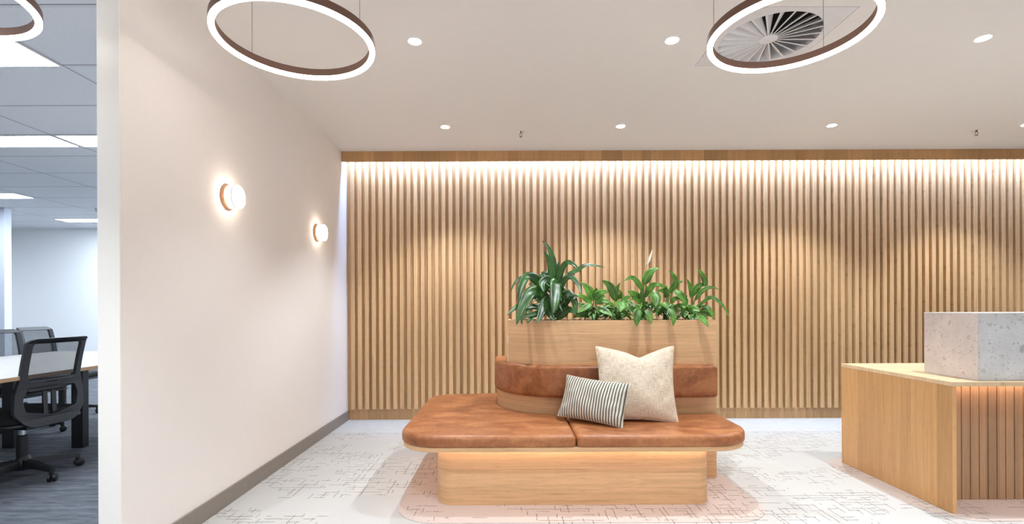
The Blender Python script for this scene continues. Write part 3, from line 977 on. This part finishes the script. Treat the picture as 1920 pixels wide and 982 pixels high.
D(MB().box(2.588, 2.594, 2.80, 3.13, 0.7288, 0.7296)).build('brown_strip', plain('strip_brown', (120, 78, 44), 0.6), desk)  # thin brown strip on the worktop beside the block

# ------------------------------------------------------------------ ring pendants
def ring_pendant(label, x, y, z, angs):
    r = empty('ring_pendant', label, 'pendant lamp', (x, y, z), group=None)
    Ro, Ri = 0.345, 0.319
    prof = [(Ri, 0.0), (Ro, 0.0), (Ro, 0.036), (Ri, 0.036)]
    def ringmesh(pr, n=128):
        m = MB(); vs = []
        for a_, h in pr:
            for i in range(n):
                q = 2 * PI * i / n
                vs.append((a_ * math.cos(q), a_ * math.sin(q), h))
        fs = []
        k = len(pr)
        for j in range(k):
            for i in range(n):
                i2 = (i + 1) % n; j2 = (j + 1) % k
                fs.append((j * n + i, j * n + i2, j2 * n + i2, j2 * n + i))
        return m.add(vs, fs)
    ringmesh([(Ri, 0.004), (Ro, 0.004), (Ro, 0.038), (Ri, 0.038)]).build('housing', M['bronze'], r, smooth=40)
    ringmesh([(Ri + 0.001, 0.0035), (Ri + 0.001, -0.004), (Ri + 0.006, -0.011), (Ro - 0.006, -0.011), (Ro - 0.001, -0.004), (Ro - 0.001, 0.0035)]).build('diffuser', M['ring_glow'], r, smooth=60)
    MB().box(-0.02, 0.012, -0.006, 0.006, 0.0, 0.006).build('driver_clip', M['bronze'], r, loc=(0.332 * math.cos(R(115)), 0.332 * math.sin(R(115)), 0.034))
    for a in angs:
        px, py = 0.332 * math.cos(R(a)), 0.332 * math.sin(R(a))
        MB().tube([(px, py, 0.034), (px, py, H - z)], 0.0011, 6).build('wire', M['wire'], r)
        MB().lathe([(0.012, H - z - 0.006), (0.014, H - z)], (px, py, 0), n=16).build('wire_anchor', M['trimw'], r, smooth=40)
    return r
ring_pendant('glowing ring pendant nearest the two wall sconces, over the lobby', -0.958, 2.217, EYE + 1.203, (150, -17, 256))
ring_pendant('glowing ring pendant hanging below the round ceiling air vent', 1.274, 2.205, EYE + 1.226, (34, 176, -80))
ring_pendant('glowing ring pendant cut by the left edge, beside grey office ceiling', -2.23, 1.845, EYE + 1.210, (25, 145, 265))

# ------------------------------------------------------------------ downlights
def downlight():
    r = empty('downlight', '', 'downlight', (0, 0, H))
    m = MB()
    m.lathe([(0.046, -0.003), (0.047, -0.001), (0.047, 0.0)], n=40).build('trim_ring', M['trimw'], r, smooth=40)
    MB().lathe([(0.036, -0.0045), (0.037, -0.003)], n=40).build('lens', M['down_glow'], r, smooth=40)
    return r
dl0 = downlight()
DLS = [(-0.540, 2.85, 'round recessed downlight beside the left ring pendant'), (0.963, 2.85, 'round recessed downlight just left of the ceiling air vent'),
       (2.77, 2.84, 'round recessed downlight right of the right ring pendant'), (-0.537, 4.20, 'small downlight near the slatted wall, left of the sprinkler'),
       (0.973, 4.20, 'small downlight near the slatted wall, right of the left sprinkler'), (2.79, 4.20, 'small downlight near the slatted wall, left of the right sprinkler'),
       (4.47, 4.20, 'downlight at the far right, cut by the picture edge'), (4.5, 2.85, None), (-0.54, 0.9, None), (0.963, 0.9, None), (2.77, 0.9, None), (4.5, 0.9, None), (0.9, -1.2, None), (-2.1, 0.9, None)]
first = True
for x, y, lb in DLS:
    if lb:
        d = dl0 if first else copy_tree(dl0)
        first = False
        d.location = (x, y, H); d['label'] = lb; d['group'] = 'ceiling downlights in the lobby'
    else:  # unlabelled entries: unseen downlights added to raise the room's brightness
        d = copy_tree(dl0); d.location = (x, y, H); d['group'] = 'added fill downlights out of view'; d['label'] = 'round downlight added out of view to brighten the lobby'
    l = bpy.data.lights.new('spot', 'SPOT')
    l.energy = P_DOWN; l.color = C_DOWN; l.spot_size = R(100); l.spot_blend = 0.55; l.shadow_soft_size = 0.018
    lo = bpy.data.objects.new('spot', l); COL.objects.link(lo); lo.parent = d; lo.location = (0, 0, -0.02)

# ------------------------------------------------------------------ sconces
def sconce(label, y, z):
    r = empty('wall_sconce', label, 'wall lamp', (WX, y, z))
    MB().lathe([(0.0715, 0.0), (0.0725, 0.004), (0.0725, 0.020), (0.070, 0.022)], axis='x', n=48).build('backplate', M['brass'], r, smooth=40)
    MB().lathe([(0.0675, 0.0215), (0.0690, 0.026), (0.0690, 0.064), (0.066, 0.072), (0.058, 0.076)], axis='x', n=48).build('glass_shade', M['sconce_glow'], r, smooth=50)
    MB().lathe([(0.0695, 0.058), (0.0705, 0.058), (0.0705, 0.066), (0.0695, 0.066)], axis='x', n=48, close=False).build('glass_rim', M['trimw'], r, smooth=50)
sconce('round glowing wall sconce nearer to the camera', 2.875, EYE + 0.655)
sconce('round glowing wall sconce nearer to the slatted wall', 4.215, EYE + 0.650)

# ------------------------------------------------------------------ vent
cx, cy = (VX0 + VX1) / 2, (VY0 + VY1) / 2
vent = empty('ceiling_air_vent', 'square white ceiling vent with round swirl of radial blades', 'air vent', (cx, cy, H))
hw = (VX1 - VX0) / 2
RV = 0.272
m = MB()
N = 96
pts = []
sq = []
for i in range(N):
    a = 2 * PI * i / N
    k = (hw - 0.003) / max(abs(math.cos(a)), abs(math.sin(a)))
    sq.append((k * math.cos(a), k * math.sin(a)))
for z_ in (0.0, 0.006):
    for p in sq: pts.append((p[0], p[1], z_))
    for i in range(N):
        a = 2 * PI * i / N
        pts.append((RV * math.cos(a), RV * math.sin(a), z_))
fs = []
for i in range(N):
    j = (i + 1) % N
    fs += [(i, j, N + j, N + i)[::-1], (2 * N + i, 2 * N + j, 3 * N + j, 3 * N + i), (N + i, N + j, 3 * N + j, 3 * N + i)[::-1], (i, j, 2 * N + j, 2 * N + i)]
m.add(pts, fs).build('face_plate', M['white_metal'], vent)
MB().lathe([(RV - 0.0005, 0.10), (RV - 0.0005, 0.001), (RV + 0.001, 0.0005)], n=96, close=False).build('throat', M['white_metal'], vent, smooth=40)
MB().lathe([(RV + 0.02, 0.10), (RV + 0.02, 0.105)], n=64).build('duct', M['dark'], vent)
MB().lathe([(0.045, -0.002), (0.05, 0.0), (0.05, 0.012)], n=48).build('hub', M['white_metal'], vent, smooth=40)
NB = 24
for i in range(NB):
    a = 2 * PI * i / NB
    d = Vector((math.cos(a), math.sin(a), 0)); t = Vector((-math.sin(a), math.cos(a), 0))
    b = MB()
    r0, r1 = 0.046, RV - 0.002
    w0, w1 = 0.006, 0.034
    tilt = Vector((0, 0, 1)) * 0.62
    tv = t * 1.0
    # flat strip face plus angled blade going up into the throat
    def q(r, wv, up): return d * r + tv * wv + Vector((0, 0, up))
    V = [q(r0, -0.0025, 0), q(r1, -0.005, 0), q(r1, 0.005, 0), q(r0, 0.0025, 0), q(r0, 0.0025 + w0, 0.010), q(r1, 0.005 + w1, 0.040),
         q(r0, -0.0025, 0.0015), q(r1, -0.005, 0.0015), q(r1, 0.004, 0.0015), q(r0, 0.0015, 0.0015), q(r0, 0.0015 + w0, 0.0115), q(r1, 0.004 + w1, 0.0415)]
    b.add(V, [(3, 2, 1, 0), (5, 2, 3, 4), (6, 7, 8, 9), (9, 8, 11, 10), (0, 1, 7, 6), (4, 10, 11, 5), (1, 2, 8, 7), (2, 5, 11, 8), (0, 6, 9, 3), (3, 9, 10, 4)])
    b.build('blade', M['white_metal'], vent)

# ------------------------------------------------------------------ sprinklers
def sprinkler(label, x, y, z=H, s=1.0):
    r = empty('fire_sprinkler', label, 'sprinkler', (x, y, z))
    MB().lathe([(0.030 * s, -0.004), (0.031 * s, -0.001), (0.031 * s, 0)], n=28).build('escutcheon', M['chrome'], r, smooth=40)
    b = MB().lathe([(0.008 * s, -0.014 * s), (0.010 * s, -0.003)], n=14)
    b.tube([(-0.009 * s, 0, -0.012 * s), (-0.013 * s, 0, -0.026 * s), (-0.002 * s, 0, -0.042 * s)], 0.0022 * s, 6)
    b.tube([(0.009 * s, 0, -0.012 * s), (0.013 * s, 0, -0.026 * s), (0.002 * s, 0, -0.042 * s)], 0.0022 * s, 6)
    b.build('frame', M['wire'], r, smooth=40)
    MB().lathe([(0.013 * s, -0.0455 * s), (0.013 * s, -0.043 * s)], n=18).build('deflector', M['wire'], r)
sprinkler('small metal sprinkler on lobby ceiling between the two left far downlights', 0.118, 4.33)
sprinkler('small metal sprinkler on lobby ceiling near the right edge', 4.17, 4.34)
sprinkler('small sprinkler under the grey office ceiling beside the wall end', -6.39, 7.57)

# ------------------------------------------------------------------ office ceiling panels
def panel(lb, x0, y0, y1, grp='office ceiling light panels'):
    r = empty('ceiling_light_panel', lb, 'ceiling light', (x0 - 0.62, (y0 + y1) / 2, H), group=grp)
    hx, hy = 0.592, (y1 - y0) / 2 - 0.012
    f = MB()
    for a in ((-hx - 0.01, hx + 0.01, -hy - 0.01, -hy), (-hx - 0.01, hx + 0.01, hy, hy + 0.01), (-hx - 0.01, -hx, -hy, hy), (hx, hx + 0.01, -hy, hy)):
        f.box(a[0], a[1], a[2], a[3], -0.008, 0)
    f.build('frame', M['white_metal'], r)
    MB().box(-hx, hx, -hy, hy, -0.005, -0.001).build('diffuser', M['panel_glow'], r)
panel('large bright ceiling panel nearest, just below the cut-off ring pendant', -2.83, 2.80, 3.125)
panel('long bright ceiling panel in second row, reaching the left picture edge', -4.07, 4.36, 4.67)
panel('bright ceiling panel in second row, running behind the white wall end', -2.83, 4.36, 4.67)
panel('bright panel far back at the left edge above the white column', -6.60, 6.53, 6.83)
panel('thin bright panel farthest back, behind the wall end', -6.60, 8.40, 8.70)
for x0, y0 in ((-2.83, 6.53), (-2.83, 8.40), (-4.07, 8.40), (-5.31, 8.40), (-4.07, 6.53), (-5.31, 1.0), (-2.83, 0.7)):  # unseen panels, added to raise the office light level
    panel('ceiling panel added out of view to brighten the office', x0, y0, y0 + 0.30, 'added office fill panels out of view')

# ------------------------------------------------------------------ office table
TX1, TX0, TY0, TY1 = -3.13, -4.62, 1.9, 4.98
tb = empty('office_table', 'long pale shared desk with black legs behind the office chair', 'desk', ((TX0 + TX1) / 2, (TY0 + TY1) / 2, 0))
tx, ty = (TX1 - TX0) / 2, (TY1 - TY0) / 2
for x0, x1 in ((-tx, -0.003), (0.003, tx)):
    MB().box(x0, x1, -ty, ty, 0.695, 0.72).build('table_top', M['white_tab'], tb, bevel=0.001)
MB().box(tx, tx + 0.002, -ty, ty, 0.695, 0.7195).build('edge_band', M['tab_edge'], tb)
MB().box(-tx - 0.002, -tx, -ty, ty, 0.695, 0.7195).build('edge_band', M['tab_edge'], tb)
for x0 in (-0.36, 0.30):
    MB().box(x0, x0 + 0.06, -ty + 0.1, ty - 0.1, 0.655, 0.694).build('beam', M['black'], tb, bevel=0.002)
for lx in (-3.575, -4.15):
    for ly in (2.3, 4.07):
        ox, oy = lx - (TX0 + TX1) / 2, ly - (TY0 + TY1) / 2
        MB().box(ox - 0.048, ox + 0.048, oy - 0.03, oy + 0.03, 0.0, 0.694).build('leg', M['black'], tb, bevel=0.003)
MB().box(0.10, 0.50, 0.85, 1.25, 0.645, 0.66).build('cable_tray', M['black'], tb)

# ------------------------------------------------------------------ office chairs
def chair(label, dh=0.0):
    """local: sitter faces +y, origin on the floor under the column"""
    c = empty('office_chair', label, 'chair', (0, 0, 0), group='black mesh office chairs around the shared desk')
    b = MB()
    b.lathe([(0.045, 0.055), (0.05, 0.065), (0.045, 0.13), (0.032, 0.15)], n=24)
    for k in range(5):
        a = R(72 * k + 44)
        d = Vector((math.cos(a), math.sin(a), 0)); t = Vector((-math.sin(a), math.cos(a), 0))
        V = []
        for r, wd, z0, z1 in ((0.03, 0.030, 0.065, 0.125), (0.16, 0.023, 0.075, 0.115), (0.30, 0.017, 0.066, 0.092)):
            for s_, z_ in ((-1, z0), (1, z0), (0.7, z1), (-0.7, z1)):
                V.append(d * r + t * wd * s_ + Vector((0, 0, z_)))
        fs = [(3, 2, 1, 0), (8, 9, 10, 11)]
        for g_ in range(2):
            for i in range(4):
                j = (i + 1) % 4
                fs.append((g_ * 4 + i, g_ * 4 + j, g_ * 4 + 4 + j, g_ * 4 + 4 + i))
        b.add(V, fs)
        b.lathe([(0.013, 0.045), (0.014, 0.085)], c=(d.x * 0.293, d.y * 0.293, 0), n=14)
    sb_ = b.build('star_base', M['black'], c, smooth=35)
    for k in range(5):
        a = R(72 * k + 44)
        cc = Vector((math.cos(a), math.sin(a), 0)) * 0.30
        ca = a + 0.9 + k
        ax = Vector((math.cos(ca), math.sin(ca), 0))
        w_ = MB()
        for s_ in (-1, 1):
            o_ = ax * 0.014 * s_
            n = 20; vs = []
            tt = Vector((-ax.y, ax.x, 0))
            for off_, rr in ((-0.010, 0.022), (-0.008, 0.0265), (0.008, 0.0265), (0.010, 0.022)):
                for i in range(n):
                    q = 2 * PI * i / n
                    vs.append(cc + o_ + ax * off_ + tt * rr * math.cos(q) + Vector((0, 0, 0.027 + rr * math.sin(q))))
            fs = [(g_ * n + i, g_ * n + (i + 1) % n, (g_ + 1) * n + (i + 1) % n, (g_ + 1) * n + i) for g_ in range(3) for i in range(n)]
            fs += [tuple(reversed(range(n))), tuple(3 * n + i for i in range(n))]
            w_.add(vs, fs)
        w_.lathe([(0.010, 0.028), (0.010, 0.055)], c=(cc.x, cc.y, 0), n=10)
        w_.build('caster', M['black'], sb_, smooth=35)
    MB().lathe([(0.033, 0.14), (0.033, 0.285), (0.028, 0.29)], n=24).build('gas_column', M['black'], c, smooth=35)
    MB().lathe([(0.019, 0.285), (0.019, 0.345)], n=20).build('piston', M['chrome'], c, smooth=35)
    mm = MB().box(-0.09, 0.09, -0.15, 0.14, 0.345, 0.385)
    mm.lathe([(0.028, 0.0), (0.028, 0.07)], c=(-0.19, 0.0, 0.355), axis='x', n=18)
    mm.tube([(-0.08, 0.02, 0.365), (-0.25, 0.03, 0.36)], 0.006, 8)
    mm.build('tilt_mechanism', M['black'], c, bevel=0.004)
    so_ = rpoly([(-0.245, -0.22, 0.07), (0.245, -0.22, 0.07), (0.25, 0.26, 0.11), (-0.25, 0.26, 0.11)])
    MB().slab(so_, 0.387, 0.405, 0.004, 0.004, 2).build('seat_pan', M['black2'], c, smooth=40)
    MB().slab(rpoly([(-0.24, -0.215, 0.08), (0.24, -0.215, 0.08), (0.245, 0.255, 0.11), (-0.245, 0.255, 0.11)]), 0.405, 0.462, 0.028, 0.015).build('seat', M['fabric_blk'], c, smooth=50)
    # back frame: one moulding with two openings
    def depth(x, z):
        k = (z - 0.45)
        return -0.245 - 0.10 * k + 0.05 * math.sin(max(0, min(1, (z - 0.40) / 0.55)) * PI) * 0.6 + 0.42 * x * x - (0.20 * max(0, 0.46 - z)) * 0 - 0.9 * max(0, z - 0.93) ** 1
    top = 0.955 + dh
    outer_ = rpoly([(-0.15, 0.375, 0.10), (0.15, 0.375, 0.10), (0.222, 0.47, 0.06), (0.215, 0.60, 0.05), (0.190, 0.70, 0.05), (0.190, top, 0.035), (-0.190, top, 0.035), (-0.190, 0.70, 0.05), (-0.215, 0.60, 0.05), (-0.222, 0.47, 0.06)])
    up_hole = rpoly([(-0.158, 0.672, 0.03), (0.158, 0.672, 0.03), (0.160, top - 0.028, 0.02), (-0.160, top - 0.028, 0.02)])
    lo_hole = rpoly([(-0.165, 0.475, 0.03), (0.0, 0.435, 0.06), (0.165, 0.475, 0.03), (0.180, 0.560, 0.05), (0.150, 0.632, 0.03), (-0.150, 0.632, 0.03), (-0.180, 0.560, 0.05)])
    def dens(P_, step=0.012):
        out = []
        for i in range(len(P_)):
            p, q = Vector(P_[i]), Vector(P_[(i + 1) % len(P_)])
            n = max(1, int((q - p).length / step))
            for j in range(n): out.append(tuple(p.lerp(q, j / n)))
        return out
    vs, fs = curve_mesh([dens(outer_), dens(up_hole), dens(lo_hole)], 0.009, 0.004)
    fm = MB().add([(v[0], depth(v[0], v[1]) + v[2], v[1]) for v in vs], fs)
    fm.build('back_frame', M['black2'], c, smooth=40)
    me = MB(); nx_, nz_ = 16, 20
    g_ = []
    for j in range(nz_ + 1):
        for i in range(nx_ + 1):
            v = j / nz_; hwid = 0.170
            x_ = -hwid + 2 * hwid * i / nx_; z_ = 0.66 + (top - 0.018 - 0.66) * v
            g_.append((x_, depth(x_, z_) + 0.003, z_))
    me.add(g_, [(j * (nx_ + 1) + i, j * (nx_ + 1) + i + 1, (j + 1) * (nx_ + 1) + i + 1, (j + 1) * (nx_ + 1) + i) for j in range(nz_) for i in range(nx_)])
    me.build('mesh_panel', M['mesh'], c, smooth=180)
    lm = MB()
    lp = rpoly([(-0.13, 0.0, 0.012), (0.13, 0.0, 0.012), (0.12, 0.032, 0.012), (-0.12, 0.032, 0.012)])
    vs, fs = curve_mesh([dens(lp, 0.02)], 0.006, 0.002)
    lm.add([(v[0], depth(v[0], 0.62) + 0.028 + v[2], 0.605 + v[1]) for v in vs], fs)
    lm.build('lumbar_support', M['black'], c, smooth=40)
    sp = MB()
    for s_ in (-1, 1):
        sp.add([(s_ * 0.028 + a_, y_, z_) for (y_, z_) in ((-0.16, 0.36), (-0.222, 0.42), (-0.215, 0.60), (-0.205, 0.60), (-0.205, 0.42), (-0.15, 0.385)) for a_ in (-0.014, 0.014)],
               [(0, 2, 3, 1), (2, 4, 5, 3), (4, 6, 7, 5), (6, 8, 9, 7), (8, 10, 11, 9), (10, 0, 1, 11), (0, 10, 8, 2), (2, 8, 6, 4), (1, 3, 9, 11), (3, 5, 7, 9)])
    sp.build('back_support', M['black'], c)
    return c
ch1 = chair('black mesh office chair nearest, seen from behind at the desk')
ch1.location = (-3.335, 3.345, 0)
def face(dx, dy): return math.atan2(dy, dx) - PI / 2
ch1.rotation_euler = (0, 0, face(-0.99, 0.12))
c3 = copy_tree(ch1); c3.location = (-4.80, 5.25, 0); c3.rotation_euler = (0, 0, face(1, 0.05)); c3['label'] = 'black mesh office chair beyond the desk, rightmost of the far two'
c2 = copy_tree(ch1); c2.location = (-4.48, 4.50, 0); c2.rotation_euler = (0, 0, face(1, -0.12)); c2['label'] = 'black mesh office chair beyond the desk, cut by the left picture edge'
